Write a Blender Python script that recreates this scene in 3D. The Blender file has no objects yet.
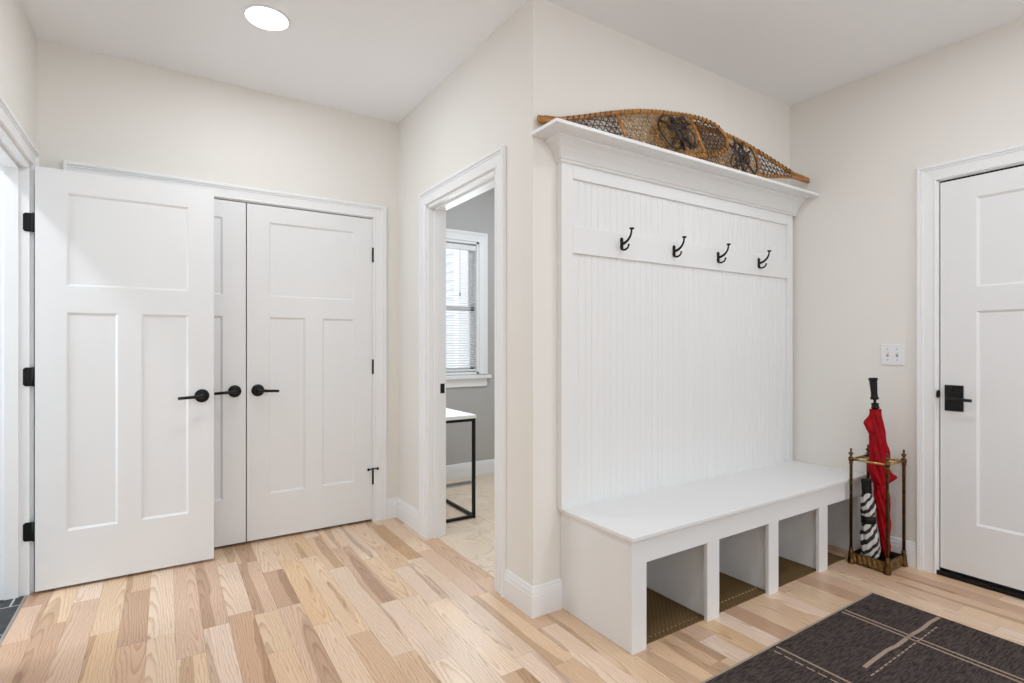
import bpy, bmesh, math, random
from mathutils import Vector, Matrix

S = bpy.context.scene
COL = S.collection
PI = math.pi
random.seed(11)

# ------------------------------------------------------------------ camera
W, H = 1024, 683
FPX, YAW, CY = 535.33, 0.5737, 344.46
cam_d = bpy.data.cameras.new('camera')
cam = bpy.data.objects.new('camera', cam_d)
COL.objects.link(cam)
cam_d.sensor_fit = 'HORIZONTAL'
cam_d.sensor_width = 36.0
cam_d.lens = FPX / W * 36.0
cam_d.shift_y = (CY - H / 2) / W
cam_d.clip_start = 0.05
cam.location = (0, 0, 1.2)
cam.rotation_euler = (PI / 2, 0, -YAW)
S.camera = cam

# ------------------------------------------------------------------ view, world, lights
S.view_settings.view_transform = 'Standard'
S.view_settings.look = 'None'
S.view_settings.gamma = 1.0
S.view_settings.use_curve_mapping = False
S.view_settings.exposure = 0.07
S.cycles.max_bounces = 10
S.cycles.diffuse_bounces = 7

world = bpy.data.worlds.new('sky')
S.world = world
world.use_nodes = True
wb = world.node_tree.nodes['Background']
wb.inputs['Color'].default_value = (0.92, 0.96, 1.0, 1)
wb.inputs['Strength'].default_value = 1.6


def area(name, loc, rot, sx, sy, power, color, shape='RECTANGLE', parent=None):
    d = bpy.data.lights.new(name, 'AREA')
    d.shape = shape
    d.size = sx
    if shape == 'RECTANGLE':
        d.size_y = sy
    d.energy = power
    d.color = color
    o = bpy.data.objects.new(name, d)
    COL.objects.link(o)
    o.location = loc
    o.rotation_euler = rot
    o.parent = parent
    return o


CEIL = 2.742
WARM = (0.915, 0.975, 1.035)
DAY = (0.84, 0.945, 1.04)
LAMP = 9.6
# ceiling lamps, some unseen and added for ambient bounce (the one at (0.40, 2.75) has its fixture in view)
area('ceiling_lamp_and_fill', (0.40, 2.748, CEIL - 0.012), (0, 0, 0), 0.15, 0, LAMP * 0.74, WARM, 'DISK')
area('ceiling_lamp_and_fill', (2.35, 0.85, CEIL - 0.012), (0, 0, 0), 0.15, 0, LAMP * 0.85, WARM, 'DISK')
area('ceiling_lamp_and_fill', (0.40, 0.60, CEIL - 0.012), (0, 0, 0), 0.15, 0, LAMP, WARM, 'DISK')  # no fixture in view, added for bounce fill
area('ceiling_lamp_and_fill', (2.35, -1.3, CEIL - 0.012), (0, 0, 0), 0.15, 0, LAMP * 1.45, WARM, 'DISK')  # added behind the camera as fill, fixture unseen
area('ceiling_lamp_and_fill', (0.40, -1.5, CEIL - 0.012), (0, 0, 0), 0.15, 0, LAMP, WARM, 'DISK')  # another unseen fill source added behind the camera
# unseen cool fill light added in the opening of the wall behind the camera
area('rear_fill', (1.2, -2.85, 1.35), (PI / 2, 0, 0), 3.2, 2.2, 11, DAY)
# daylight of the glazed hall door beyond the open door on the left
area('hall_daylight', (-1.97, 3.20, 1.05), (0, -PI / 2, 0), 1.7, 1.3, 27, DAY)
# office: daylight at its window, then unseen fill lights added at the office and hall ceilings
area('office_daylight', (2.05, 4.22, 1.55), (-PI / 2, 0, 0), 0.75, 1.15, 12, DAY)
area('office_fill', (2.6, 3.0, CEIL - 0.012), (0, 0, 0), 0.15, 0, 15, WARM, 'DISK')
area('hall_fill', (-1.2, 2.6, CEIL - 0.012), (0, 0, 0), 0.15, 0, 12, WARM, 'DISK')


# ------------------------------------------------------------------ materials
class NT:
    def __init__(self, name):
        self.m = bpy.data.materials.new(name)
        self.m.use_nodes = True
        self.t = self.m.node_tree
        self.b = self.t.nodes['Principled BSDF']

    def n(self, kind, **kw):
        x = self.t.nodes.new(kind)
        for k, v in kw.items():
            if k in x.inputs:
                if hasattr(v, 'is_output'):
                    self.t.links.new(v, x.inputs[k])
                else:
                    x.inputs[k].default_value = v
            else:
                setattr(x, k, v)
        return x

    def math(self, op, a, b=0.0, c=None):
        x = self.t.nodes.new('ShaderNodeMath')
        x.operation = op
        for i, v in enumerate((a, b, c)):
            if v is None:
                continue
            if hasattr(v, 'is_output'):
                self.t.links.new(v, x.inputs[i])
            else:
                x.inputs[i].default_value = v
        return x.outputs[0]

    def mix(self, fac, a, b, mode='MIX'):
        x = self.t.nodes.new('ShaderNodeMix')
        x.data_type = 'RGBA'
        x.blend_type = mode
        for i, v in ((0, fac), (6, a), (7, b)):
            if hasattr(v, 'is_output'):
                self.t.links.new(v, x.inputs[i])
            else:
                x.inputs[i].default_value = v
        return x.outputs[2]

    def ramp(self, fac, stops):
        x = self.t.nodes.new('ShaderNodeValToRGB')
        r = x.color_ramp
        while len(r.elements) < len(stops):
            r.elements.new(0.5)
        for e, (p, c) in zip(r.elements, stops):
            e.position = p
            e.color = c if len(c) == 4 else (*c, 1)
        self.t.links.new(fac, x.inputs[0])
        return x.outputs[0]

    def set(self, **kw):
        for k, v in kw.items():
            k = k.replace('_', ' ')
            if hasattr(v, 'is_output'):
                self.t.links.new(v, self.b.inputs[k])
            else:
                self.b.inputs[k].default_value = v
        return self

    def bump(self, height, strength=0.2, dist=0.001):
        x = self.n('ShaderNodeBump', Height=height)
        x.inputs['Strength'].default_value = strength
        x.inputs['Distance'].default_value = dist
        self.t.links.new(x.outputs[0], self.b.inputs['Normal'])

    def coord(self, scale=(1, 1, 1), kind='Object'):
        c = self.n('ShaderNodeTexCoord')
        mp = self.n('ShaderNodeMapping')
        mp.inputs['Scale'].default_value = scale
        self.t.links.new(c.outputs[kind], mp.inputs[0])
        return mp.outputs[0]


def c4(r, g, b):
    return (r, g, b, 1)


def srgb(r, g, b):
    f = lambda v: (v / 255 / 12.92) if v <= 10 else ((v / 255 + 0.055) / 1.055) ** 2.4
    return (f(r), f(g), f(b), 1)


def paint(name, col, rough=0.6, bump=0.08, scale=220, vary=0.03):
    m = NT(name)
    v = m.coord()
    n1 = m.n('ShaderNodeTexNoise', Vector=v, Scale=scale, Detail=3.0)
    n2 = m.n('ShaderNodeTexNoise', Vector=v, Scale=1.7, Detail=2.0)
    lo = tuple(c * (1 - vary) for c in col[:3]) + (1,)
    m.set(Base_Color=m.mix(n2.outputs[0], lo, col), Roughness=rough)
    if bump:
        m.bump(n1.outputs[0], bump, 0.0015)
    return m.m


M = {}
M['wall'] = paint('warm_white_wall_paint', c4(0.79, 0.768, 0.728), 0.75)
M['ceiling'] = paint('ceiling_paint', c4(0.88, 0.895, 0.92), 0.85)
M['trim'] = paint('white_trim_paint', c4(0.835, 0.84, 0.85), 0.38, 0.0)
M['door'] = paint('white_door_paint', c4(0.795, 0.80, 0.808), 0.42, 0.0)
M['cabinet'] = paint('white_cabinet_paint', c4(0.795, 0.80, 0.805), 0.40, 0.0)
M['grey_wall'] = paint('grey_office_paint', c4(0.46, 0.455, 0.445), 0.75)
M['black'] = paint('matte_black_metal', c4(0.004, 0.004, 0.0045), 0.36, 0.0, 300, 0.2)
M['iron'] = paint('dark_bronze_iron', c4(0.006, 0.0055, 0.0055), 0.36, 0.0, 200, 0.2)
M['rubber'] = paint('black_rubber', c4(0.005, 0.005, 0.005), 0.5, 0.0, 120, 0.2)
for k_ in ('black', 'iron', 'rubber'):
    M[k_].node_tree.nodes['Principled BSDF'].inputs['Specular IOR Level'].default_value = 0.3
M['plastic'] = paint('white_plastic', c4(0.80, 0.80, 0.82), 0.3, 0.0)
M['slot'] = paint('grey_slot', c4(0.32, 0.31, 0.30), 0.5, 0.0)
M['white_top'] = paint('white_laminate', c4(0.82, 0.82, 0.81), 0.3, 0.01)
M['steel'] = paint('brushed_steel', c4(0.55, 0.54, 0.52), 0.3, 0.02)
M['steel'].node_tree.nodes['Principled BSDF'].inputs['Metallic'].default_value = 1.0


def brass(name, dark, light, rough):
    m = NT(name)
    v = m.coord()
    n = m.n('ShaderNodeTexNoise', Vector=v, Scale=60.0, Detail=4.0)
    m.set(Base_Color=m.ramp(n.outputs[0], [(0.35, dark), (0.7, light)]), Metallic=1.0, Roughness=rough)
    m.bump(n.outputs[0], 0.15, 0.001)
    return m.m


M['brass'] = brass('polished_brass', (0.42, 0.27, 0.09), (0.62, 0.43, 0.17), 0.28)
M['base_brass'] = brass('embossed_brass', (0.17, 0.105, 0.04), (0.34, 0.225, 0.095), 0.42)
M['old_brass'] = brass('tarnished_brass', (0.085, 0.045, 0.018), (0.19, 0.11, 0.042), 0.36)


def wood_floor():
    m = NT('natural_ash_planks')
    uv = m.n('ShaderNodeUVMap', uv_map='grain').outputs[0]
    rnd = m.n('ShaderNodeAttribute', attribute_name='board').outputs['Color']
    tone = m.n('ShaderNodeAttribute', attribute_name='tone').outputs['Color']
    sx = m.n('ShaderNodeSeparateXYZ', Vector=uv)
    rx = m.n('ShaderNodeSeparateColor', Color=rnd)
    stretch = m.n('ShaderNodeMapping', Vector=uv)
    stretch.inputs['Scale'].default_value = (9.0, 1.5, 1.0)
    nz = m.n('ShaderNodeTexNoise', Vector=stretch.outputs[0], Scale=1.0, Detail=4.0, Roughness=0.6)
    wob = m.math('MULTIPLY', m.math('SUBTRACT', nz.outputs[0], 0.5), 0.075)
    u = m.math('ADD', sx.outputs[0], m.math('MULTIPLY', m.math('SUBTRACT', rx.outputs[0], 0.5), 0.13))
    u = m.math('ADD', u, wob)
    h = m.math('ADD', m.math('MULTIPLY', sx.outputs[1], 0.055), m.math('MULTIPLY', rx.outputs[1], 0.03))
    r = m.math('SQRT', m.math('ADD', m.math('MULTIPLY', u, u), m.math('MULTIPLY', h, h)))
    ring = m.math('FRACT', m.math('MULTIPLY', r, 105.0))
    ring = m.ramp(ring, [(0.0, (0, 0, 0)), (0.55, (0.15,) * 3), (0.88, (1, 1, 1)), (1.0, (0, 0, 0))])
    fine = m.n('ShaderNodeMapping', Vector=uv)
    fine.inputs['Scale'].default_value = (420.0, 9.0, 1.0)
    fn = m.n('ShaderNodeTexNoise', Vector=fine.outputs[0], Scale=1.0, Detail=3.0)
    big = m.n('ShaderNodeMapping', Vector=uv)
    big.inputs['Scale'].default_value = (14.0, 2.2, 1.0)
    bn = m.n('ShaderNodeTexNoise', Vector=big.outputs[0], Scale=1.0, Detail=2.0)
    edge = m.math('ADD', r, m.math('MULTIPLY', m.math('SUBTRACT', bn.outputs[0], 0.5), 0.020))
    edge = m.math('SUBTRACT', m.math('SUBTRACT', m.math('MULTIPLY', rx.outputs[2], 0.075), 0.028), edge)
    heart = m.ramp(m.math('ADD', m.math('MULTIPLY', edge, 40.0), 0.5), [(0.38, (0, 0, 0)), (0.62, (1, 1, 1))])
    col = m.mix(m.math('MULTIPLY', heart, 0.70), tone, m.mix(1.0, tone, c4(0.62, 0.54, 0.47), 'MULTIPLY'))
    col = m.mix(m.math('MULTIPLY', ring, 0.62), col, m.mix(1.0, col, c4(0.62, 0.50, 0.41), 'MULTIPLY'))
    col = m.mix(m.math('MULTIPLY', fn.outputs[0], 0.30), col, m.mix(1.0, col, c4(0.72, 0.66, 0.60), 'MULTIPLY'))
    m.set(Base_Color=col, Roughness=0.29, Specular_IOR_Level=0.42)
    m.bump(m.math('ADD', m.math('MULTIPLY', ring, 0.5), fn.outputs[0]), 0.10, 0.0006)
    return m.m


M['planks'] = wood_floor()
M['gap'] = paint('plank_gap', c4(0.28, 0.18, 0.11), 0.8)


def tile(name, c1, c2, grout, vein, w, h, off, rough=0.35, vscale=3.0, mort=0.004):
    m = NT(name)
    v = m.coord()
    n = m.n('ShaderNodeTexNoise', Vector=v, Scale=vscale, Detail=6.0, Distortion=2.2)
    ve = m.ramp(n.outputs[0], [(0.475, c1), (0.497, vein), (0.515, c1), (0.75, c2)])
    b = m.n('ShaderNodeTexBrick', Vector=v, Color1=c1, Color2=c1, Mortar=grout, Scale=1.0)
    b.inputs['Mortar Size'].default_value = mort
    b.inputs['Brick Width'].default_value = w
    b.inputs['Row Height'].default_value = h
    b.offset = off
    m.set(Base_Color=m.mix(b.outputs['Fac'], ve, grout), Roughness=rough)
    m.bump(m.math('SUBTRACT', 1.0, b.outputs['Fac']), 0.4, 0.002)
    return m.m


M['marble'] = tile('cream_marble_tile', c4(0.74, 0.60, 0.46), c4(0.80, 0.67, 0.53), c4(0.54, 0.44, 0.33), c4(0.60, 0.47, 0.34), 0.61, 0.61, 0.0, 0.3, 3.2, 0.003)
M['slate'] = tile('dark_slate_tile', c4(0.018, 0.019, 0.021), c4(0.040, 0.041, 0.045), c4(0.42, 0.42, 0.43), c4(0.085, 0.088, 0.095), 0.60, 0.30, 0.5, 0.5, 8.0, 0.004)


def cloth(name, c1, c2, sc=(30, 260, 30), rough=0.95, bump=0.5):
    m = NT(name)
    v = m.coord(sc)
    n = m.n('ShaderNodeTexNoise', Vector=v, Scale=1.0, Detail=5.0, Roughness=0.7)
    m.set(Base_Color=m.ramp(n.outputs[0], [(0.32, c1), (0.68, c2)]), Roughness=rough, Specular_IOR_Level=0.15)
    m.bump(n.outputs[0], bump, 0.002)
    return m.m


M['rug'] = cloth('dark_brown_rug_pile', (0.012, 0.0085, 0.0085), (0.105, 0.082, 0.075), (22, 170, 22))
M['rug_line'] = cloth('beige_rug_line', (0.27, 0.20, 0.155), (0.44, 0.34, 0.27), (180, 180, 30))
M['rug_edge'] = cloth('rug_binding', (0.30, 0.25, 0.20), (0.46, 0.39, 0.32), (180, 180, 30))


def mat_weave():
    m = NT('brown_woven_mat')
    v = m.coord((1, 1, 1))
    w1 = m.n('ShaderNodeTexChecker', Vector=v, Scale=85.0, Color1=c4(0.115, 0.070, 0.030), Color2=c4(0.17, 0.110, 0.050))
    n = m.n('ShaderNodeTexNoise', Vector=v, Scale=160.0, Detail=3.0)
    m.set(Base_Color=m.mix(0.35, w1.outputs[0], m.ramp(n.outputs[0], [(0.3, (0.08, 0.05, 0.02)), (0.7, (0.2, 0.13, 0.06))])),
          Roughness=0.95, Specular_IOR_Level=0.1)
    m.bump(w1.outputs[1], 0.5, 0.002)
    return m.m


M['mat'] = mat_weave()
M['mat_dot'] = paint('tan_mat_thread', c4(0.42, 0.31, 0.18), 0.9)


def red_cloth():
    m = NT('red_umbrella_nylon')
    v = m.coord()
    n = m.n('ShaderNodeTexNoise', Vector=v, Scale=38.0, Detail=4.0)
    m.set(Base_Color=m.ramp(n.outputs[0], [(0.3, (0.24, 0.0012, 0.005)), (0.7, (0.38, 0.002, 0.010))]), Roughness=0.5,
          Specular_IOR_Level=0.14)
    m.bump(n.outputs[0], 0.2, 0.004)
    return m.m


def zebra_cloth():
    m = NT('zebra_umbrella_nylon')
    v = m.coord((1, 1, 1))
    sp = m.n('ShaderNodeSeparateXYZ', Vector=v)
    tg_ = m.math('SUBTRACT', m.math('MULTIPLY', sp.outputs[0], 0.84), m.math('MULTIPLY', sp.outputs[1], 0.54))
    dg = m.math('SUBTRACT', m.math('MULTIPLY', sp.outputs[2], 0.80), m.math('MULTIPLY', tg_, 0.95))
    cv = m.n('ShaderNodeCombineXYZ', X=dg, Y=sp.outputs[2], Z=tg_)
    w = m.n('ShaderNodeTexWave', Vector=cv.outputs[0], Scale=8.0, Distortion=2.6, Detail=1.0, bands_direction='X')
    w.inputs['Detail Scale'].default_value = 1.2
    m.set(Base_Color=m.ramp(w.outputs[1], [(0.40, (0.012, 0.012, 0.014)), (0.46, (0.62, 0.61, 0.60))]), Roughness=0.5)
    return m.m


M['red'] = red_cloth()
M['zebra'] = zebra_cloth()


def stick_wood(name, a, b, sc=(8, 70, 70), rough=0.3):
    m = NT(name)
    v = m.coord(sc)
    n = m.n('ShaderNodeTexNoise', Vector=v, Scale=1.0, Detail=5.0)
    m.set(Base_Color=m.ramp(n.outputs[0], [(0.3, a), (0.7, b)]), Roughness=rough)
    m.bump(n.outputs[0], 0.2, 0.001)
    return m.m


M['shoe_wood'] = stick_wood('varnished_ash', (0.22, 0.080, 0.012), (0.52, 0.235, 0.045))
M['lace_gold'] = stick_wood('amber_rawhide', (0.15, 0.060, 0.012), (0.55, 0.32, 0.095), (40, 40, 40), 0.4)
M['lace_dark'] = stick_wood('dark_rawhide', (0.025, 0.010, 0.005), (0.14, 0.060, 0.020), (30, 30, 30), 0.4)
M['leather'] = stick_wood('dark_leather', (0.014, 0.008, 0.007), (0.050, 0.028, 0.024), (40, 40, 40), 0.45)
M['siding'] = paint('pale_house_siding', c4(0.74, 0.77, 0.80), 0.7)

g = NT('window_glass')
g.set(Base_Color=c4(1, 1, 1), Roughness=0.0, IOR=1.45, Transmission_Weight=1.0)
tr = g.n('ShaderNodeBsdfTransparent')
gl = g.n('ShaderNodeBsdfGlossy')
gl.inputs['Roughness'].default_value = 0.02
fr = g.n('ShaderNodeFresnel', IOR=1.35)
mx = g.n('ShaderNodeMixShader')
g.t.links.new(fr.outputs[0], mx.inputs[0])
g.t.links.new(tr.outputs[0], mx.inputs[1])
g.t.links.new(gl.outputs[0], mx.inputs[2])
g.t.links.new(mx.outputs[0], g.t.nodes['Material Output'].inputs[0])
M['glass'] = g.m
e = NT('lamp_lens')
e.set(Base_Color=c4(1, 1, 1), Emission_Color=c4(1, 0.98, 0.95), Emission_Strength=8.0)
M['lens'] = e.m


# ------------------------------------------------------------------ mesh helpers
class MB:
    """collects shapes and links them as ONE mesh object"""

    def __init__(self):
        self.v, self.f, self.mi, self.sm = [], [], [], []
        self.cur = 0

    def add(self, vs, fs, smooth=False):
        o = len(self.v)
        self.v += [tuple(x) for x in vs]
        for f in fs:
            self.f.append([o + i for i in f])
            self.mi.append(self.cur)
            self.sm.append(smooth)
        return self

    def box(self, x0, x1, y0, y1, z0, z1):
        vs = [(x, y, z) for x in (x0, x1) for y in (y0, y1) for z in (z0, z1)]
        return self.add(vs, [(0, 1, 3, 2), (4, 6, 7, 5), (0, 4, 5, 1), (2, 3, 7, 6), (0, 2, 6, 4), (1, 5, 7, 3)])

    def quad(self, a, b, c, d):
        return self.add([a, b, c, d], [(0, 1, 2, 3)])

    def sweep(self, rings, close_path=False, close_ring=True, cap=True, smooth=True):
        n = len(rings[0])
        vs = [p for r in rings for p in r]
        fs = []
        m = len(rings)
        for i in range(m if close_path else m - 1):
            j = (i + 1) % m
            for k in range(n if close_ring else n - 1):
                l = (k + 1) % n
                fs.append((i * n + k, i * n + l, j * n + l, j * n + k))
        if cap and not close_path and close_ring:
            fs.append(tuple(range(n))[::-1])
            fs.append(tuple((m - 1) * n + k for k in range(n)))
        return self.add(vs, fs, smooth)

    def tube(self, pts, rad, n=8, closed=False, flat=None, smooth=True):
        """tube along pts; rad number or list; flat = (axis, factor) squashes the section"""
        pts = [Vector(p) for p in pts]
        m = len(pts)
        rads = rad if isinstance(rad, (list, tuple)) else [rad] * m
        rings = []
        up = None
        for i, p in enumerate(pts):
            a = pts[(i - 1) % m] if (closed or i > 0) else p
            b = pts[(i + 1) % m] if (closed or i < m - 1) else p
            t = (b - a).normalized()
            if up is None:
                up = Vector((0, 0, 1)) if abs(t.z) < 0.9 else Vector((0, 1, 0))
            s = t.cross(up).normalized()
            up = s.cross(t).normalized()
            ring = []
            for k in range(n):
                an = 2 * PI * k / n
                off = s * math.cos(an) * rads[i] + up * math.sin(an) * rads[i]
                if flat:
                    ax = Vector(flat[0])
                    off -= ax * off.dot(ax) * (1 - flat[1])
                ring.append(p + off)
            rings.append(ring)
        return self.sweep(rings, close_path=closed, smooth=smooth)

    def lathe(self, prof, base=(0, 0, 0), axis='z', n=24, smooth=True, cap=True):
        rings = []
        for r, h in prof:
            ring = []
            for k in range(n):
                a = 2 * PI * k / n
                c, s = r * math.cos(a), r * math.sin(a)
                p = {'z': (c, s, h), 'y': (c, h, s), 'x': (h, c, s)}[axis]
                ring.append((p[0] + base[0], p[1] + base[1], p[2] + base[2]))
            rings.append(ring)
        return self.sweep(rings, smooth=smooth, cap=cap)

    def casing(self, mp, p0, p1, zt, prof):
        """mitred casing round an opening p0..p1, head zt; prof = (across, out)"""
        lines = [[mp(p0 - a, 0.0, o), mp(p0 - a, zt + a, o), mp(p1 + a, zt + a, o), mp(p1 + a, 0.0, o)] for a, o in prof]
        for i in range(len(prof) - 1):
            for k in range(3):
                self.quad(lines[i][k], lines[i][k + 1], lines[i + 1][k + 1], lines[i + 1][k])
        self.add([l[0] for l in lines], [tuple(range(len(prof)))])
        self.add([l[3] for l in lines], [tuple(range(len(prof)))])
        return self

    def skirting(self, path, prof):
        """profile (out, z) along an xy path, mitred; out is to the RIGHT of travel"""
        path = [Vector(p) for p in path]
        norms = []
        for a, b in zip(path, path[1:]):
            d = (b - a).normalized()
            norms.append(Vector((d.y, -d.x)))
        rings = []
        for i, p in enumerate(path):
            if i == 0:
                nn = norms[0]
            elif i == len(path) - 1:
                nn = norms[-1]
            else:
                nn = norms[i - 1] + norms[i]
                nn = nn / (nn.length_squared / 2)
            rings.append([(p.x + nn.x * o, p.y + nn.y * o, z) for o, z in prof])
        return self.sweep(rings, smooth=False)

    def build(self, name, mats, parent=None, loc=(0, 0, 0), rz=0.0, bevel=0.0, seg=2, weld=False, subsurf=0):
        me = bpy.data.meshes.new(name)
        me.from_pydata(self.v, [], self.f)
        if not isinstance(mats, (list, tuple)):
            mats = [mats]
        for m in mats:
            me.materials.append(m)
        for p, mi, sm in zip(me.polygons, self.mi, self.sm):
            p.material_index = min(mi, len(mats) - 1)
            p.use_smooth = sm
        bm = bmesh.new()
        bm.from_mesh(me)
        if weld:
            bmesh.ops.remove_doubles(bm, verts=bm.verts, dist=1e-5)
        bmesh.ops.recalc_face_normals(bm, faces=bm.faces)
        bm.to_mesh(me)
        bm.free()
        o = bpy.data.objects.new(name, me)
        COL.objects.link(o)
        o.location = loc
        o.rotation_euler = (0, 0, rz)
        o.parent = parent
        if bevel:
            b = o.modifiers.new('bevel', 'BEVEL')
            b.width = bevel
            b.segments = seg
            b.limit_method = 'ANGLE'
            b.angle_limit = math.radians(40)
        if subsurf:
            b = o.modifiers.new('subsurf', 'SUBSURF')
            b.levels = b.render_levels = subsurf
        return o


def tag(o, label=None, cat=None, group=None, kind=None):
    if label:
        o['label'] = label
    if cat:
        o['category'] = cat
    if group:
        o['group'] = group
    if kind:
        o['kind'] = kind
    return o


def empty(name, loc=(0, 0, 0), rz=0.0):
    o = bpy.data.objects.new(name, None)
    o.empty_display_size = 0.1
    COL.objects.link(o)
    o.location = loc
    o.rotation_euler = (0, 0, rz)
    return o


def struct(o, label, cat):
    return tag(o, label, cat, kind='structure')


# ------------------------------------------------------------------ room shell
A = 3.568       # face of the closet wall (looks to -y)
B = 1.359       # face of the office-door wall (looks to -x)
C = 1.933       # face of the bench wall (looks to -y)
D = 3.39        # face of the right wall (looks to -x)
EX = -0.550     # face of the left wall (looks to +x)
YR = -3.0       # face of the rear wall
OFY = 4.285     # face of the office window wall
BT = 0.118      # thickness of wall B
CAS = 0.085     # casing width
CX0, CX1, CZ = -0.365, 1.190, 2.062       # closet opening
OY0, OY1, OZ = 2.245, 3.067, 2.057        # office opening
EY0, EY1, EZ = 2.660, 3.425, 2.062        # left doorway
DY0, DY1, DZ = 0.260, 1.150, 2.062        # right door opening

# plank floor: one mesh, every board with its own tone and grain
PW = 0.0985
PALETTE = [srgb(245, 226, 204), srgb(240, 217, 192), srgb(236, 211, 182), srgb(232, 204, 174), srgb(226, 197, 168),
           srgb(217, 185, 157), srgb(225, 197, 174), srgb(233, 203, 166), srgb(208, 176, 150), srgb(243, 224, 208), srgb(240, 220, 200)]


def make_floor():
    rnd = random.Random(5)
    vs, fs, tones, boards, uvs = [], [], [], [], []
    x = -0.46 - PW
    last = None
    while x < D:
        xa, xb = max(x, EX - 0.012), min(x + PW, D)
        y = YR - rnd.random()
        while y < A + 0.10:
            L = rnd.choice((0.36, 0.45, 0.55, 0.65, 0.8, 0.95, 1.1))
            ya, yb = max(y, YR), min(y + L, A + 0.10)
            y += L
            if yb - ya < 0.01:
                continue
            # keep clear of the office tile
            gsp = 0.0004
            i = len(vs)
            lx1 = min(xb, B + 0.06) if (ya + yb) / 2 > C else xb
            if (ya + yb) / 2 > C and xa > B + 0.058:
                continue
            vs += [(xa + gsp, ya + gsp, 0), (lx1 - gsp, ya + gsp, 0), (lx1 - gsp, yb - gsp, 0), (xa + gsp, yb - gsp, 0)]
            fs.append((i, i + 1, i + 2, i + 3))
            t = rnd.choice(PALETTE)
            while t == last:
                t = rnd.choice(PALETTE)
            last = t
            k = rnd.uniform(0.95, 1.05)
            tones.append((t[0] * k * 0.97, t[1] * k * 0.925, t[2] * k * 0.89, 1))
            boards.append((rnd.random(), rnd.random(), rnd.random(), 1))
            o = rnd.uniform(0.0, 40.0)
            sgn = rnd.choice((1, -1))
            hh = yb - ya
            mid = rnd.uniform(-0.3, 1.1) * hh
            u0, u1 = xa - x - PW / 2, lx1 - x - PW / 2
            uvs.append([(u0, sgn * (0 - mid)), (u1, sgn * (0 - mid)), (u1, sgn * (hh - mid)), (u0, sgn * (hh - mid))])
        x += PW
    n0 = len(vs)
    vs += [(EX - 0.012, YR, -0.0015), (D, YR, -0.0015), (D, C, -0.0015), (B + 0.06, C, -0.0015), (B + 0.06, A + 0.1, -0.0015), (EX - 0.012, A + 0.1, -0.0015)]
    fs.append(tuple(range(n0, n0 + 6)))
    # slab below
    me = bpy.data.meshes.new('floor')
    me.from_pydata(vs, [], fs)
    me.materials.append(M['planks'])
    me.materials.append(M['gap'])
    me.polygons[len(fs) - 1].material_index = 1
    ta = me.attributes.new('tone', 'FLOAT_COLOR', 'FACE')
    ba = me.attributes.new('board', 'FLOAT_COLOR', 'FACE')
    uv = me.uv_layers.new(name='grain')
    for i in range(len(tones)):
        ta.data[i].color = tones[i]
        ba.data[i].color = boards[i]
        for li, c in zip(me.polygons[i].loop_indices, uvs[i]):
            uv.data[li].uv = c
    o = bpy.data.objects.new('floor', me)
    COL.objects.link(o)
    return struct(o, 'light natural ash plank floor of the entry room', 'floor')


make_floor()
struct(MB().box(B + 0.0595, D + 0.1, C + 0.10, OFY + 0.1, -0.05, 0.0).build('floor_office', M['marble']),
       'cream veined marble tile floor seen through the office doorway', 'floor')
struct(MB().box(-2.0, EX - 0.012, 1.0, 4.4, -0.05, 0.001).build('floor_hall', M['slate']),
       'dark slate tile floor at lower left beyond the open door', 'floor')
struct(MB().box(-2.1, D + 0.2, YR - 0.2, OFY + 0.2, CEIL, CEIL + 0.08).build('ceiling', M['ceiling']),
       'flat pale grey painted ceiling', 'ceiling')

struct(MB().box(EX - 0.012, B + 0.059, A + 0.10, OFY + 0.1, -0.05, 0.0).build('floor_closet', M['gap']), 'closet floor behind the closed double doors', 'floor')
T = 0.12
w = MB()
w.box(EX - T, CX0, A, A + T, 0, CEIL).box(CX1, B, A, A + T, 0, CEIL).box(CX0, CX1, A, A + T, CZ, CEIL)
struct(w.build('wall_back', M['wall'], weld=False), 'warm white wall around the closed double closet doors', 'wall')
w = MB()
w.box(B, B + BT, C, OY0, 0, CEIL).box(B, B + BT, OY1, OFY, 0, CEIL).box(B, B + BT, OY0, OY1, OZ, CEIL)
struct(w.build('wall_middle', M['wall']), 'warm white wall pierced by the cased office doorway', 'wall')
w = MB()
w.box(B + BT, D, C, C + T, 0, CEIL)
struct(w.build('wall_bench', M['wall']), 'warm white wall behind the built-in bench', 'wall')
w = MB()
w.box(D, D + T, DY1, C + T, 0, CEIL).box(D, D + T, YR, DY0, 0, CEIL).box(D, D + T, DY0, DY1, DZ, CEIL)
struct(w.build('wall_right', M['wall']), 'warm white wall with the light switch and right hand door', 'wall')
w = MB()
w.box(EX - T, EX, EY1, A, 0, CEIL).box(EX - T, EX, YR, EY0, 0, CEIL).box(EX - T, EX, EY0, EY1, EZ, CEIL)
struct(w.build('wall_left', M['wall']), 'warm white wall at far left above the open doorway', 'wall')
w = MB()  # rear wall, its wide opening cut for the added fill light
w.box(EX - T, D + T, YR - T, YR, 0, 0.25).box(EX - T, D + T, YR - T, YR, 2.5, CEIL).box(EX - T, -0.45, YR - T, YR, 0.25, 2.5).box(2.85, D + T, YR - T, YR, 0.25, 2.5)
struct(w.build('wall_rear', M['wall']), 'warm white unseen wall behind the viewpoint, opened wide for an added fill light', 'wall')
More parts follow.
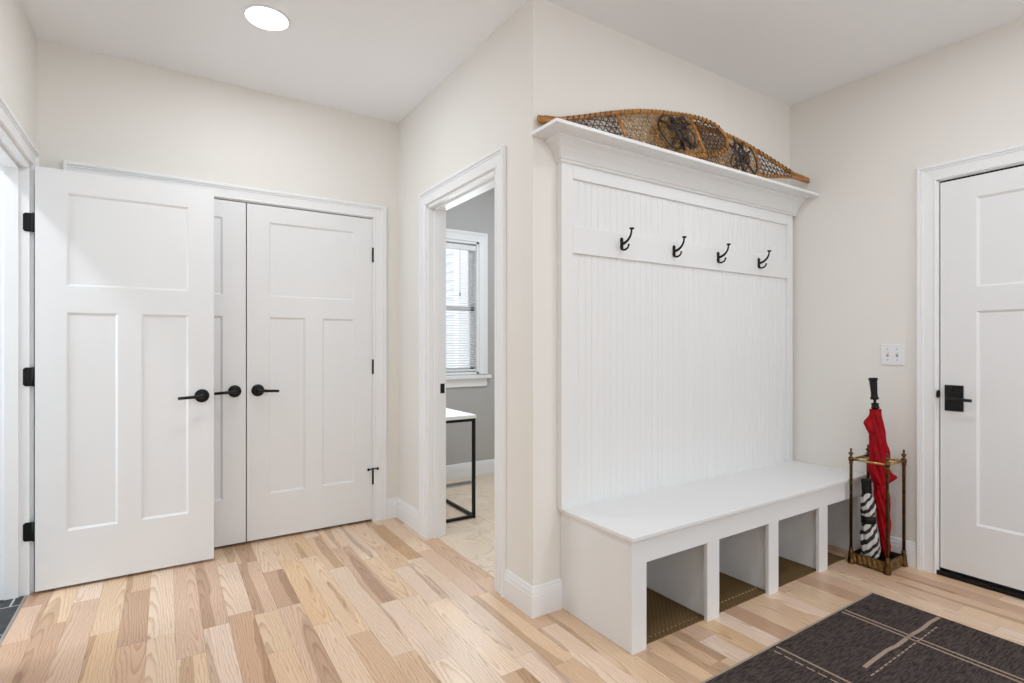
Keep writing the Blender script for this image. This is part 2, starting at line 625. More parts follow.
# office shell
WX0, WX1, WZ0, WZ1 = 1.640, 2.405, 0.930, 2.135
w = MB()
w.box(EX - T, WX0, OFY, OFY + T, 0, CEIL).box(WX1, D + T, OFY, OFY + T, 0, CEIL).box(WX0, WX1, OFY, OFY + T, 0, WZ0).box(WX0, WX1, OFY, OFY + T, WZ1, CEIL)
struct(w.build('wall_office', M['grey_wall']), 'grey office wall around the window', 'wall')
w = MB()
w.box(D, D + T, C + T, OFY, 0, CEIL)
struct(w.build('wall_office_side', M['grey_wall']), 'grey side wall of the office', 'wall')
w = MB()
w.box(-2.1, -2.0, 0.9, OFY + T, 0, CEIL).box(-2.0, EX - T, 0.9, 1.0, 0, CEIL).box(-2.0, EX - T, OFY, OFY + T, 0, CEIL).box(EX - T, EX, A, OFY, 0, CEIL)
struct(w.build('wall_hall', M['wall']), 'walls of the tiled hall beyond the open door', 'wall')

# ------------------------------------------------------------------ casings, jambs, skirting
CP = [(0.0, 0.0), (0.0, 0.010), (0.003, 0.0135), (0.009, 0.0135), (0.013, 0.0095), (0.056, 0.0125), (0.0565, 0.0165), (0.062, 0.0175), (0.067, 0.0150),
      (0.0675, 0.0215), (0.081, 0.0225), (0.085, 0.0195), (0.085, 0.0)]
onA = lambda p, z, o: (p, A - o, z)
onB = lambda p, z, o: (B - o, p, z)
onD = lambda p, z, o: (D - o, p, z)
onE = lambda p, z, o: (EX + o, p, z)
onOffB = lambda p, z, o: (B + BT + o, p, z)
onHall = lambda p, z, o: (EX - T - o, p, z)
RV = 0.006
struct(MB().casing(onA, CX0 + 0.006, CX1 - 0.006, CZ - 0.002, CP).build('trim_1', M['trim']), 'white moulded casing around the closet doors', 'trim')
struct(MB().casing(onB, OY0 - RV, OY1 + RV, OZ + RV, CP).build('trim_2', M['trim']), 'white moulded casing of the open office doorway', 'trim')
struct(MB().casing(onD, DY0 + 0.003, DY1 - 0.004, DZ - 0.004, CP).build('trim_3', M['trim']), 'white moulded casing around the right hand door', 'trim')
struct(MB().casing(onE, EY0 - RV, EY1 + RV, EZ + RV, CP).build('trim_4', M['trim']), 'white moulded casing of the left doorway beside the open door', 'trim')
struct(MB().casing(onHall, EY0 - RV, EY1 + RV, EZ + RV, CP).build('trim_5', M['trim']), 'white casing on the hall side of the left doorway', 'trim')


def jamb_x(x0, x1, y0, y1, zt, name, label, stop=None, th=0.016):
    """jamb lining of a doorway in a wall that runs along y"""
    j = MB()
    j.box(x0, x1, y1 - th, y1, 0, zt).box(x0, x1, y0, y0 + th, 0, zt).box(x0, x1, y0, y1, zt - th, zt)
    if stop:
        a, b = stop
        s = 0.011
        j.box(a, b, y1 - th - s, y1 - th, 0, zt - th).box(a, b, y0 + th, y0 + th + s, 0, zt - th).box(a, b, y0 + th, y1 - th, zt - th - s, zt - th)
    return struct(j.build(name, M['trim'], bevel=0.0015), label, 'trim')


office_jamb = jamb_x(B - 0.001, B + BT + 0.001, OY0, OY1, OZ, 'trim_6', 'white jamb lining with door stop inside the office doorway', (B + 0.035, B + 0.072))
st = MB()
st.box(B + 0.080, B + 0.108, OY1 - 0.0185, OY1 - 0.0155, 0.895, 0.955)
st.box(B + 0.086, B + 0.101, OY1 - 0.0192, OY1 - 0.0180, 0.912, 0.938)
st.build('strike_plate', [M['black']], office_jamb)
jamb_x(EX - T - 0.001, EX + 0.001, EY0, EY1, EZ, 'trim_7', 'white hinge jamb at the far left behind the open door', (EX - T + 0.030, EX - 0.037))
j = MB()
j.box(CX0, CX0 + 0.014, A - 0.0005, A + 0.12, 0, CZ).box(CX1 - 0.014, CX1, A - 0.0005, A + 0.12, 0, CZ).box(CX0, CX1, A - 0.0005, A + 0.12, CZ - 0.006, CZ)
struct(j.build('trim_8', M['trim']), 'white jamb lining around the closet doors', 'trim')
j = MB()
j.box(D - 0.001, D + T, DY1 - 0.012, DY1, 0, DZ).box(D - 0.001, D + T, DY0, DY0 + 0.012, 0, DZ).box(D - 0.001, D + T, DY0, DY1, DZ - 0.010, DZ)
right_jamb = struct(j.build('trim_9', M['trim']), 'white jamb lining around the right hand door', 'trim')
ws = MB()
ws.box(D + 0.012, D + 0.075, DY1 - 0.0158, DY1 - 0.012, 0.03, DZ - 0.010).box(D + 0.012, D + 0.075, DY0 + 0.012, DY1 - 0.012, DZ - 0.0185, DZ - 0.010)
ws.build('weather_strip', M['rubber'], right_jamb)
MB().lathe([(0.001, -0.004), (0.018, -0.003), (0.021, 0.0), (0.018, 0.003), (0.001, 0.004)], (D - 0.004, DY1 - 0.010, 0.942), 'y', 20).build('strike_lip', M['black'], right_jamb)

SK = [(0.0, 0.0), (0.0145, 0.0), (0.0145, 0.092), (0.0125, 0.096), (0.0125, 0.102), (0.0115, 0.112), (0.0085, 0.119), (0.0085, 0.124), (0.0055, 0.131), (0.0, 0.133)]
struct(MB().skirting([(CX1 - 0.006 + CAS, A), (B, A), (B, OY1 + RV + CAS)], SK).build('baseboard_back', M['trim']), 'white baseboard in the corner right of the closet doors', 'baseboard')
struct(MB().skirting([(B, OY0 - RV - CAS), (B, C), (1.512, C)], SK).build('baseboard_middle', M['trim']), 'white baseboard wrapping the wall corner left of the bench', 'baseboard')
struct(MB().skirting([(D, 1.482), (D, DY1 - 0.004 + CAS)], SK).build('baseboard_right', M['trim']), 'white baseboard behind the umbrella stand', 'baseboard')
struct(MB().skirting([(EX, A - 0.02), (EX, A), (CX0 + 0.006 - CAS, A)], SK).build('baseboard_left', M['trim']), 'white baseboard in the corner behind the open door', 'baseboard')
struct(MB().skirting([(B + BT, OFY), (D, OFY)], SK).build('baseboard_office', M['trim']), 'white baseboard under the office window', 'baseboard')
# metal edge strip between planks and slate, wood saddle at the tile
struct(MB().box(EX - 0.016, EX - 0.006, EY0, EY1, 0, 0.003).build('trim_10', M['steel']), 'thin metal strip between planks and slate tile', 'trim')


# ------------------------------------------------------------------ panel doors
def door_mesh(wd, h, t, stl, str_, mull, z0, z1, z2, z3):
    """3-panel slab: x 0..wd, front at y=0 (looks to -y), back at y=t"""
    mb = MB()
    m0, m1 = mull
    panels = [(stl, wd - str_, z2, z3), (stl, m0, z0, z1), (m1, wd - str_, z0, z1)]
    flats = [(0, stl, 0, h), (wd - str_, wd, 0, h), (stl, wd - str_, 0, z0), (stl, wd - str_, z1, z2), (stl, wd - str_, z3, h), (m0, m1, z0, z1)]
    for y, s in ((0.0, 1), (t, -1)):
        for a, b, c, d in flats:
            mb.quad((a, y, c), (b, y, c), (b, y, d), (a, y, d))
        for a, b, c, d in panels:
            i, dp = 0.011, 0.0085 * s
            O = [(a, y, c), (b, y, c), (b, y, d), (a, y, d)]
            I = [(a + i, y + dp, c + i), (b - i, y + dp, c + i), (b - i, y + dp, d - i), (a + i, y + dp, d - i)]
            for k in range(4):
                l = (k + 1) % 4
                mb.quad(O[k], O[l], I[l], I[k])
            mb.quad(*I)
    mb.quad((0, 0, 0), (0, t, 0), (0, t, h), (0, 0, h))
    mb.quad((wd, 0, 0), (wd, t, 0), (wd, t, h), (wd, 0, h))
    mb.quad((0, 0, 0), (wd, 0, 0), (wd, t, 0), (0, t, 0))
    mb.quad((0, 0, h), (wd, 0, h), (wd, t, h), (0, t, h))
    return mb


def lever_set(parent, x, z, y, dirx, out=-1):
    """round rose with a straight lever; out = -1: towards -y"""
    s = out
    r = MB()
    r.lathe([(0.001, 0), (0.036, 0), (0.036, s * 0.006), (0.033, s * 0.010), (0.014, s * 0.011), (0.0115, s * 0.014), (0.0115, s * 0.048), (0.001, s * 0.048)], (x, y, z), 'y', 28)
    rose = r.build('handle', M['black'], parent)
    l = MB()
    yy = y + s * 0.050
    pts = [(x - dirx * 0.012, yy, z), (x, yy, z), (x + dirx * 0.05, yy - s * 0.001, z - 0.003), (x + dirx * 0.112, yy - s * 0.002, z - 0.006)]
    l.tube(pts, [0.0085, 0.0105, 0.0085, 0.0078], 12)
    l.build('lever', M['black'], rose)
    return rose


def knuckle(parent, x, y, z, h=0.092):
    k = MB()
    k.lathe([(0.001, -0.004), (0.004, -0.003), (0.0058, 0), (0.0058, h * 0.33), (0.0052, h * 0.335), (0.0058, h * 0.34), (0.0058, h * 0.66), (0.0052, h * 0.665),
             (0.0058, h * 0.67), (0.0058, h), (0.004, h + 0.003), (0.001, h + 0.004)], (x, y, z - h / 2), 'z', 14)
    k.box(x - 0.0045, x + 0.0045, y, y + 0.004, z - h / 2, z + h / 2)
    return k.build('hinge', M['black'], parent)


DH = 2.033
# open door, hinged at the left jamb (front looks to the room)
t = 0.035
d1 = door_mesh(0.750, 2.040, t, 0.117, 0.121, (0.320, 0.419), 0.269, 1.343, 1.473, 1.929).build('door_1', M['door'], loc=(-0.527, 3.392, 0.015), rz=-0.004)
struct(d1, 'white three panel door standing open at left in front of closet', 'door')
lever_set(d1, 0.692, 0.904, 0, -1)
lever_set(d1, 0.692, 0.904, t, -1, 1)
for z in (1.785, 1.045, 0.303):
    hm = MB()
    zl = z - 0.015
    hm.add([(px, py, zl + pz) for py in (0.0135, 0.0172) for px, pz in ((-0.012, -0.045), (-0.012, 0.045), (-0.038, 0.045), (-0.046, 0.037), (-0.046, -0.037), (-0.038, -0.045))],
           [(0, 1, 2, 3, 4, 5), (6, 7, 8, 9, 10, 11)] + [(i, (i + 1) % 6, (i + 1) % 6 + 6, i + 6) for i in range(6)])
    hm.lathe([(0.001, -0.046), (0.0058, -0.046), (0.0058, 0.046), (0.001, 0.046)], (-0.008, 0.010, zl), 'z', 14)
    hm.box(-0.008, -0.001, 0.008, 0.016, zl - 0.045, zl + 0.045)
    hm.build('hinge', M['black'], d1)
MB().box(0.749, 0.7515, 0.006, 0.029, 0.88, 0.94).build('latch_plate', M['black'], d1)

LW = 0.766
z0, z1, z2, z3 = 0.269, 1.352, 1.476, 1.934
d2 = door_mesh(LW, DH, t, 0.122, 0.122, (0.332, 0.437), z0, z1, z2, z3).build('door_2', M['door'], loc=(0.405 - 0.003 - LW, A - 0.002, 0.016))
struct(d2, 'closed white closet leaf partly hidden behind the open door', 'door')
lever_set(d2, LW - 0.060, 0.906, 0, -1)
for z in (1.791, 1.034, 0.284):
    knuckle(d2, -0.004, -0.004, z)
d3 = door_mesh(LW, DH, t, 0.122, 0.122, (0.335, 0.440), z0, z1, z2, z3).build('door_3', M['door'], loc=(0.405 + 0.003, A - 0.002, 0.016))
struct(d3, 'closed white closet leaf on the right side with black hinges', 'door')
lever_set(d3, 0.060, 0.906, 0, 1)
for z in (1.791, 1.034, 0.284):
    knuckle(d3, LW + 0.004, -0.004, z)
sp = MB()
sp.lathe([(0.001, 0.0), (0.0075, 0.0), (0.0075, 0.010), (0.001, 0.011)], (LW + 0.004, -0.006, 0.336), 'z', 14)
sp.tube([(LW - 0.03, -0.020, 0.340), (LW - 0.004, -0.012, 0.342), (LW + 0.004, -0.006, 0.342), (LW + 0.012, -0.012, 0.342), (LW + 0.033, -0.022, 0.342)], 0.0042, 8)
for dx in (-0.03, 0.033):
    sp.lathe([(0.001, -0.005), (0.0085, -0.004), (0.0085, 0.005), (0.001, 0.006)], (LW + dx, -0.018, 0.341), 'y', 12)
sp.build('hinge_pin_stop', M['black'], d3)

# right door (front looks to -x): local x runs along -y
d4 = door_mesh(0.860, 2.004, 0.044, 0.148, 0.13, (0.395, 0.490), 0.258, 1.330, 1.450, 1.900).build('door_4', M['door'], loc=(D + 0.004, DY1 - 0.0165, 0.038), rz=-PI / 2)
struct(d4, 'white three panel door with square black lock plate at right edge', 'door')
pl = MB()
pl.box(0.020, 0.098, -0.007, 0.0, 0.820, 0.953)
pl.box(0.026, 0.092, -0.010, -0.006, 0.826, 0.947)
ho = pl.build('handle', M['black'], d4, bevel=0.002)
lv = MB()
lv.lathe([(0.001, -0.062), (0.0115, -0.060), (0.0115, -0.012), (0.020, -0.010), (0.020, -0.008)], (0.057, 0, 0.885), 'y', 20)
lv.tube([(0.045, -0.054, 0.886), (0.058, -0.056, 0.886), (0.10, -0.058, 0.885), (0.146, -0.056, 0.883)], [0.008, 0.0105, 0.0085, 0.0075], 12)
lv.build('lever', M['black'], ho)
tt = MB()
tt.lathe([(0.001, -0.014), (0.010, -0.013), (0.012, -0.009)], (0.055, 0, 0.928), 'y', 18)
tt.box(0.0525, 0.0575, -0.024, -0.012, 0.917, 0.939)
tt.build('thumb_turn', M['black'], ho, bevel=0.001)
MB().box(0.002, 0.860, 0.004, 0.040, -0.014, 0.0).build('door_sweep', M['rubber'], d4)
struct(MB().box(D - 0.010, D + T, DY0, DY1 - 0.002, 0.0, 0.022).build('trim_11', M['rubber'], bevel=0.003), 'black threshold under the right hand door', 'trim')

# ------------------------------------------------------------------ office window and what lies beyond
fr_ = MB()
fr_.box(WX0, WX0 + 0.02, OFY, OFY + T, WZ0, WZ1).box(WX1 - 0.02, WX1, OFY, OFY + T, WZ0, WZ1).box(WX0, WX1, OFY, OFY + T, WZ1 - 0.02, WZ1).box(WX0, WX1, OFY, OFY + T, WZ0, WZ0 + 0.02)
win = struct(fr_.build('window_1', M['trim']), 'white double hung window with blind in the grey office', 'window')
cs = MB()
lines = []
for a, o in CP:
    lines.append([(WX0 - a, OFY - o, WZ0), (WX0 - a, OFY - o, WZ1 + a), (WX1 + a, OFY - o, WZ1 + a), (WX1 + a, OFY - o, WZ0)])
for i in range(len(CP) - 1):
    for k in range(3):
        cs.quad(lines[i][k], lines[i][k + 1], lines[i + 1][k + 1], lines[i + 1][k])
cs.build('casing', M['trim'], win)
MB().box(WX0 - 0.115, WX1 + 0.115, OFY - 0.045, OFY + 0.03, WZ0 - 0.040, WZ0 - 0.008).build('sill', M['trim'], win, bevel=0.005)
MB().box(WX0 - 0.082, WX1 + 0.082, OFY - 0.016, OFY, WZ0 - 0.112, WZ0 - 0.040).build('apron', M['trim'], win, bevel=0.003)
for (za, zb, yy) in ((1.505, WZ1 - 0.02, 0.075), (WZ0 + 0.02, 1.545, 0.050)):
    sa = MB()
    xa, xb, ya, yb = WX0 + 0.02, WX1 - 0.02, OFY + yy, OFY + yy + 0.025
    sa.box(xa, xa + 0.04, ya, yb, za, zb).box(xb - 0.04, xb, ya, yb, za, zb).box(xa, xb, ya, yb, za, za + 0.04).box(xa, xb, ya, yb, zb - 0.04, zb)
    so = sa.build('sash', M['trim'], win, bevel=0.002)
    MB().box(xa + 0.04, xb - 0.04, ya + 0.01, ya + 0.014, za + 0.04, zb - 0.04).build('pane', M['glass'], so)

bl = tag(empty('window_blind', (2.02, OFY + 0.022, 2.05)), 'white horizontal slat blind hanging in the office window', 'blind')
bx0, bx1 = WX0 + 0.024 - 2.02, WX1 - 0.024 - 2.02
MB().box(bx0, bx1, -0.018, 0.018, 0.005, 0.050).build('head_rail', M['plastic'], bl, bevel=0.003)
sl = MB()
z = -0.03
while z > -1.06:
    vs = []
    for th in (0.0, 0.0012):
        for yy, zz in ((-0.0125, -0.0035), (0.0, 0.0012), (0.0125, 0.0035)):
            vs += [(bx0, yy, z + zz + th), (bx1, yy, z + zz + th)]
    sl.add(vs, [(0, 1, 3, 2), (2, 3, 5, 4), (6, 7, 9, 8), (8, 9, 11, 10), (0, 1, 7, 6), (4, 5, 11, 10), (0, 2, 8, 6), (2, 4, 10, 8), (1, 3, 9, 7), (3, 5, 11, 9)])
    z -= 0.0225
sl.build('slats', M['plastic'], bl)
MB().box(bx0, bx1, -0.013, 0.013, -1.092, -1.075).build('bottom_rail', M['plastic'], bl, bevel=0.003)
for cx in (-0.28, 0.0, 0.27):
    cd = MB()
    cd.tube([(cx, -0.0145, 0.01), (cx, -0.0145, -1.08)], 0.0012, 5)
    cd.build('ladder_cord', M['plastic'], bl)
cl = MB()
cl.tube([(0.19, -0.030, 0.01), (0.19, -0.030, -0.38)], 0.0015, 5)
cl.lathe([(0.002, 0), (0.006, -0.012), (0.007, -0.035), (0.002, -0.040)], (0.19, -0.030, -0.38), 'z', 8)
cl.build('pull_cord', M['slot'], bl)

# neighbouring house with lap siding
nh = tag(empty('neighbour_house', (3.1, 6.0, 0)), 'pale house with lap siding seen through the blind slats', 'house')
lap = 0.115
for nm, f in (('side_wall', lambda a, o, z: (-o, a, z)), ('front_wall', lambda a, o, z: (a, -o, z))):
    sd = MB()
    z = -0.5
    while z < 5.0:
        sd.add([f(0, 0.0, z + lap), f(8, 0.0, z + lap), f(8, 0.030, z), f(0, 0.030, z), f(0, -0.05, z), f(8, -0.05, z)], [(0, 1, 2, 3), (3, 2, 5, 4)])
        z += lap
    sd.build(nm, M['siding'], nh)
cbm = MB()
cbm.box(-0.032, 0.10, -0.034, -0.02, -0.5, 5.0).box(-0.034, -0.02, -0.032, 0.10, -0.5, 5.0)
cbm.build('corner_board', M['trim'], nh)

# ------------------------------------------------------------------ built-in bench with coat rail
hall = tag(empty('hall_bench', (1.51, 1.484, 0)), 'white built-in bench with open cubbies, coat hooks and beadboard back', 'bench')
HX, HY = 1.51, 1.484


def hp(mb, name, mat=None, bevel=0.0018, **k):
    for i, v in enumerate(mb.v):
        mb.v[i] = (v[0] - HX, v[1] - HY, v[2])
    return mb.build(name, mat or M['cabinet'], hall, bevel=bevel, **k)


hp(MB().box(1.500, D - 0.001, 1.471, C - 0.001, 0.4405, 0.4565), 'seat', bevel=0.002)
hp(MB().box(1.512, 1.531, 1.502, C - 0.001, 0.0, 0.440), 'side_panel')
PX = [(1.512, 1.592), (1.966, 2.048), (2.424, 2.506), (2.882, 2.966), (3.316, D - 0.001)]
ff = MB()
ff.box(1.512, D - 0.001, 1.486, 1.502, 0.341, 0.440)
for a, b in PX:
    ff.box(a, b, 1.486, 1.502, 0.0, 0.341)
hp(ff, 'face_frame', bevel=0.0)
for a, b in PX[1:4]:
    hp(MB().box(b - 0.060, b - 0.041, 1.502, C - 0.016, 0.0, 0.440), 'divider')
hp(MB().box(3.335, D - 0.001, 1.502, C - 0.016, 0.0, 0.440), 'divider')
hp(MB().box(1.531, D - 0.001, C - 0.016, C - 0.001, 0.0, 0.440), 'cubby_back')
# back: beadboard, stiles, rails
BF = 1.898
bb = MB()
x = 1.5575
bw = 0.0405
while x < 3.302:
    xe = min(x + bw, 3.303)
    yb, yg = BF + 0.012, BF + 0.0145
    g = 0.0030
    P_ = [(x, yg), (x + g, yb), (xe - g, yb), (xe, yg)]
    for k in range(3):
        (xa, ya), (xb, ybb) = P_[k], P_[k + 1]
        bb.quad((xa, ya, 0.4565), (xb, ybb, 0.4565), (xb, ybb, 1.99), (xa, ya, 1.99))
    x = xe
bb.quad((1.5575, C - 0.002, 0.456), (3.303, C - 0.002, 0.456), (3.303, C - 0.002, 1.99), (1.5575, C - 0.002, 1.99))
hp(bb, 'beadboard', bevel=0)
hp(MB().box(1.492, 1.5575, BF, C - 0.001, 0.456, 2.116), 'stile')
hp(MB().box(3.302, 3.361, BF, C - 0.001, 0.456, 2.116), 'stile')
hp(MB().box(1.5575, 3.302, BF, C - 0.003, 1.617, 1.742), 'hook_rail')
hp(MB().box(1.5575, 3.302, BF, C - 0.003, 1.957, 2.116), 'top_rail')
# crown and shelf
cr = MB()
CPR = [(0.0, 2.020), (0.008, 2.020), (0.010, 2.026), (0.008, 2.032), (0.013, 2.035), (0.016, 2.046), (0.022, 2.062), (0.033, 2.080), (0.047, 2.094), (0.060, 2.101), (0.068, 2.103), (0.071, 2.106), (0.071, 2.116), (0.0, 2.116)]
rings = []
rings.append([(1.492 - o, C - 0.001, z) for o, z in CPR])
rings.append([(1.492 - o, BF - o, z) for o, z in CPR])
rings.append([(D - 0.001, BF - o, z) for o, z in CPR])
cr.sweep(rings, smooth=False)
hp(cr, 'crown_moulding', bevel=0)
hp(MB().box(1.345, D - 0.001, 1.745, C - 0.001, 2.116, 2.132), 'shelf', bevel=0.002)


def hook(x):
    k = MB()
    y = BF
    z = 1.690
    # back plate: two lobed plate
    plate = MB()
    pr = []
    for i in range(17):
        a = -PI / 2 + PI * i / 16
    outline = []
    for i in range(24):
        a = 2 * PI * i / 24
        rx = 0.0105 + 0.0035 * abs(math.sin(a)) ** 2
        outline.append((rx * math.cos(a) * (0.78 if abs(math.sin(a)) < 0.35 else 1.0), 0.031 * math.sin(a)))
    k.sweep([[(x + a, y, z + b) for a, b in outline], [(x + a * 0.92, y - 0.005, z + b * 0.95) for a, b in outline], [(x + a * 0.6, y - 0.008, z + b * 0.7) for a, b in outline]], smooth=True)
    for dz in (0.021, -0.021):
        k.lathe([(0.006, -0.004), (0.006, -0.008), (0.003, -0.010), (0.001, -0.010)], (x, y, z + dz), 'y', 12)
    # upper arm
    pts, rr = [], []
    for i in range(13):
        s = i / 12
        pts.append((x, y - 0.006 - 0.062 * math.sin(s * PI / 2) ** 0.9, z - 0.002 + 0.054 * s ** 1.8 + 0.008 * s))
        rr.append(0.0072 - 0.0030 * s)
    k.tube(pts, rr, 10)
    tx, ty, tz = pts[-1]
    k.lathe([(0.004, -0.005), (0.0115, 0.0), (0.0125, 0.003), (0.010, 0.0055), (0.001, 0.006)], (tx, ty - 0.001, tz), 'z', 16)
    # lower arm
    pts, rr = [], []
    for i in range(13):
        a = -0.15 + (PI + 0.05) * i / 12
        pts.append((x, y - 0.027 + 0.022 * math.cos(a), z - 0.023 - 0.012 * math.sin(a) + 0.010 * (i / 12) ** 2))
        rr.append(0.0058 - 0.0018 * i / 12)
    k.tube(pts, rr, 10)
    px_, py_, pz_ = pts[-1]
    k.lathe([(0.001, -0.005), (0.0055, -0.002), (0.0055, 0.002), (0.001, 0.005)], (px_, py_, pz_ + 0.002), 'z', 12)
    o = hp(k, 'coat_hook', M['iron'], bevel=0)
    o['label'] = 'black double prong coat hook'
    return o


for x in (1.860, 2.236, 2.603, 2.990):
    hook(x)

# mats in the cubbies
MATS = [(1.535, 1.986, 'brown woven boot mat in the leftmost bench cubby'),
        (2.010, 2.444, 'brown woven boot mat with pale dotted front in second cubby from left'),
        (2.468, 2.904, 'brown woven boot mat in the third cubby from left'),
        (2.928, 3.195, 'narrow brown woven boot mat in the cubby beside the umbrella stand')]
for i, (a, b, lab) in enumerate(MATS):
    mm = MB()
    mm.box(a, b, 1.506, 1.890, 0.0, 0.006)
    mm.cur = 1
    for row in range(1, 2):
        x = a + 0.02
        while x < b - 0.02 and i < 2:
            if i == 1:
                mm.box(x, x + 0.012, 1.530 + row * 0.022, 1.536 + row * 0.022, 0.0058, 0.0066)
            elif row == 1:
                mm.box(x, x + 0.008, 1.530, 1.533, 0.0058, 0.0064)
            x += 0.026
    o = mm.build('boot_mat', [M['mat'], M['mat_dot']])
    tag(o, lab, 'mat', 'boot mats in the bench cubbies')

# ------------------------------------------------------------------ rug
rg = MB()
RX0, RX1, RY0, RY1 = 1.20, 2.845, -1.2, 1.216
rg.box(RX0, RX1, RY0, RY1, 0.0, 0.008)
rg.cur = 1
zt0, zt1 = 0.0078, 0.0088
# two fine lines, one line with dashes, broad uneven bar with dashes
for x in (2.531, 2.560):
    rg.box(x - 0.0045, x + 0.0045, RY0, RY1 - 0.008, zt0, zt1)
rg.box(2.019, 2.028, RY0, RY1 - 0.008, zt0, zt1)
y = RY1 - 0.02
while y > RY0:
    rg.box(1.984, 1.990, y - 0.030, y, zt0, zt1)
    y -= 0.042
bar = [(2.165, 0.954), (2.26, 0.957), (2.36, 0.959), (2.43, 0.952), (2.56, 0.956), (2.66, 0.951), (2.75, 0.955), (2.836, 0.951)]
rg.add([(x, y - 0.0075, zt1) for x, y in bar] + [(x, y + 0.0075, zt1) for x, y in bar], [(i, i + 1, i + 9, i + 8) for i in range(7)])
x = 2.13
while x < 2.74:
    rg.box(x, x + 0.024, 0.914 + (x - 2.13) * 0.012, 0.919 + (x - 2.13) * 0.012, zt0, zt1)
    x += 0.036
bar2 = [(1.30, 0.33), (1.5, 0.325), (1.7, 0.333), (1.9, 0.327), (2.1, 0.333)]
rg.add([(x, y - 0.013, zt1) for x, y in bar2] + [(x, y + 0.013, zt1) for x, y in bar2], [(i, i + 1, i + 6, i + 5) for i in range(4)])
rg.cur = 2
e_ = 0.008
rg.box(RX0 - e_, RX1 + e_, RY1, RY1 + e_, 0, 0.0085).box(RX0 - e_, RX1 + e_, RY0 - e_, RY0, 0, 0.0085)
rg.cur = 0
rg.box(RX1, RX1 + 0.003, RY0, RY1, 0, 0.008).box(RX0 - e_, RX0, RY0, RY1, 0, 0.0085)
tag(rg.build('area_rug', [M['rug'], M['rug_line'], M['rug_edge']]), 'dark brown rug with thin beige lines and dashes at lower right', 'rug')

# ------------------------------------------------------------------ light switch
sw = tag(empty('light_switch', (D, 1.349, 1.144)), 'white two toggle switch plate on wall left of right door', 'light switch')
MB().box(-0.006, 0.0, -0.058, 0.058, -0.059, 0.059).build('plate', M['plastic'], sw, bevel=0.003)
for yy in (-0.023, 0.023):
    tg = MB()
    tg.box(-0.0068, -0.005, yy - 0.005, yy + 0.005, -0.012, 0.012)
    to = tg.build('toggle_slot', M['slot'], sw)
    MB().add([(-0.006, yy - 0.004, -0.004), (-0.006, yy + 0.004, -0.004), (-0.006, yy + 0.004, 0.009), (-0.006, yy - 0.004, 0.009),
              (-0.017, yy - 0.003, 0.006), (-0.017, yy + 0.003, 0.006), (-0.017, yy + 0.003, 0.012), (-0.017, yy - 0.003, 0.012)],
             [(0, 1, 2, 3), (4, 5, 6, 7), (0, 1, 5, 4), (1, 2, 6, 5), (2, 3, 7, 6), (3, 0, 4, 7)]).build('toggle', M['plastic'], to)
for yy in (-0.023, 0.023):
    for zz in (-0.030, 0.030):
        scm = MB()
        scm.lathe([(0.001, -0.0072), (0.003, -0.007), (0.0033, -0.006)], (0, yy, zz), 'x', 10)
        scm.build('screw', M['slot'], sw)

# ------------------------------------------------------------------ ceiling light in view
cl_ = tag(empty('ceiling_light', (0.40, 2.748, CEIL)), 'round glowing disc light in the ceiling at upper left', 'ceiling light')
MB().lathe([(0.092, -0.0075), (0.096, -0.007), (0.099, -0.005), (0.100, -0.002), (0.100, 0.0), (0.092, 0.0)], (0, 0, 0), 'z', 48, cap=False).build('trim_ring', M['plastic'], cl_)
MB().lathe([(0.001, -0.0090), (0.080, -0.0088), (0.0925, -0.0070), (0.0925, -0.002), (0.001, -0.002)], (0, 0, 0), 'z', 48).build('lens', M['lens'], cl_)

# ------------------------------------------------------------------ umbrella stand
SX, SY = 3.260, 1.372
stn = tag(empty('umbrella_stand', (SX, SY, 0)), 'brass four post umbrella stand beside the right door', 'umbrella stand')
hx, hy = 0.098, 0.088
bs = MB()
# four side walls with a zigzag relief
for sgn in (-1, 1):
    for (axis, half, off) in (('x', hx, hy), ('y', hy, hx)):
        n = 14
        outer = []
        for i in range(n + 1):
            p = -half + 2 * half * i / n
            o = off + (0.004 if i % 2 else 0.0)
            outer.append((p, o))
        vs, fs = [], []
        for (p, o) in outer:
            for zz, dd in ((0.010, 0.004), (0.034, o - off), (0.060, 0.0)):
                q = (off + dd) * sgn
                vs.append((p, q, zz) if axis == 'x' else (q, p, zz))
            q = (off - 0.007) * sgn
            for zz in (0.060, 0.010):
                vs.append((p, q, zz) if axis == 'x' else (q, p, zz))
        for i in range(n):
            for k in range(5):
                l = (k + 1) % 5
                fs.append((i * 5 + k, i * 5 + l, i * 5 + 5 + l, i * 5 + 5 + k))
        bs.add(vs, fs)
bs.build('base', M['base_brass'], stn)
MB().box(-hx + 0.006, hx - 0.006, -hy + 0.006, hy - 0.006, 0.012, 0.018).build('drip_tray', M['rubber'], stn)
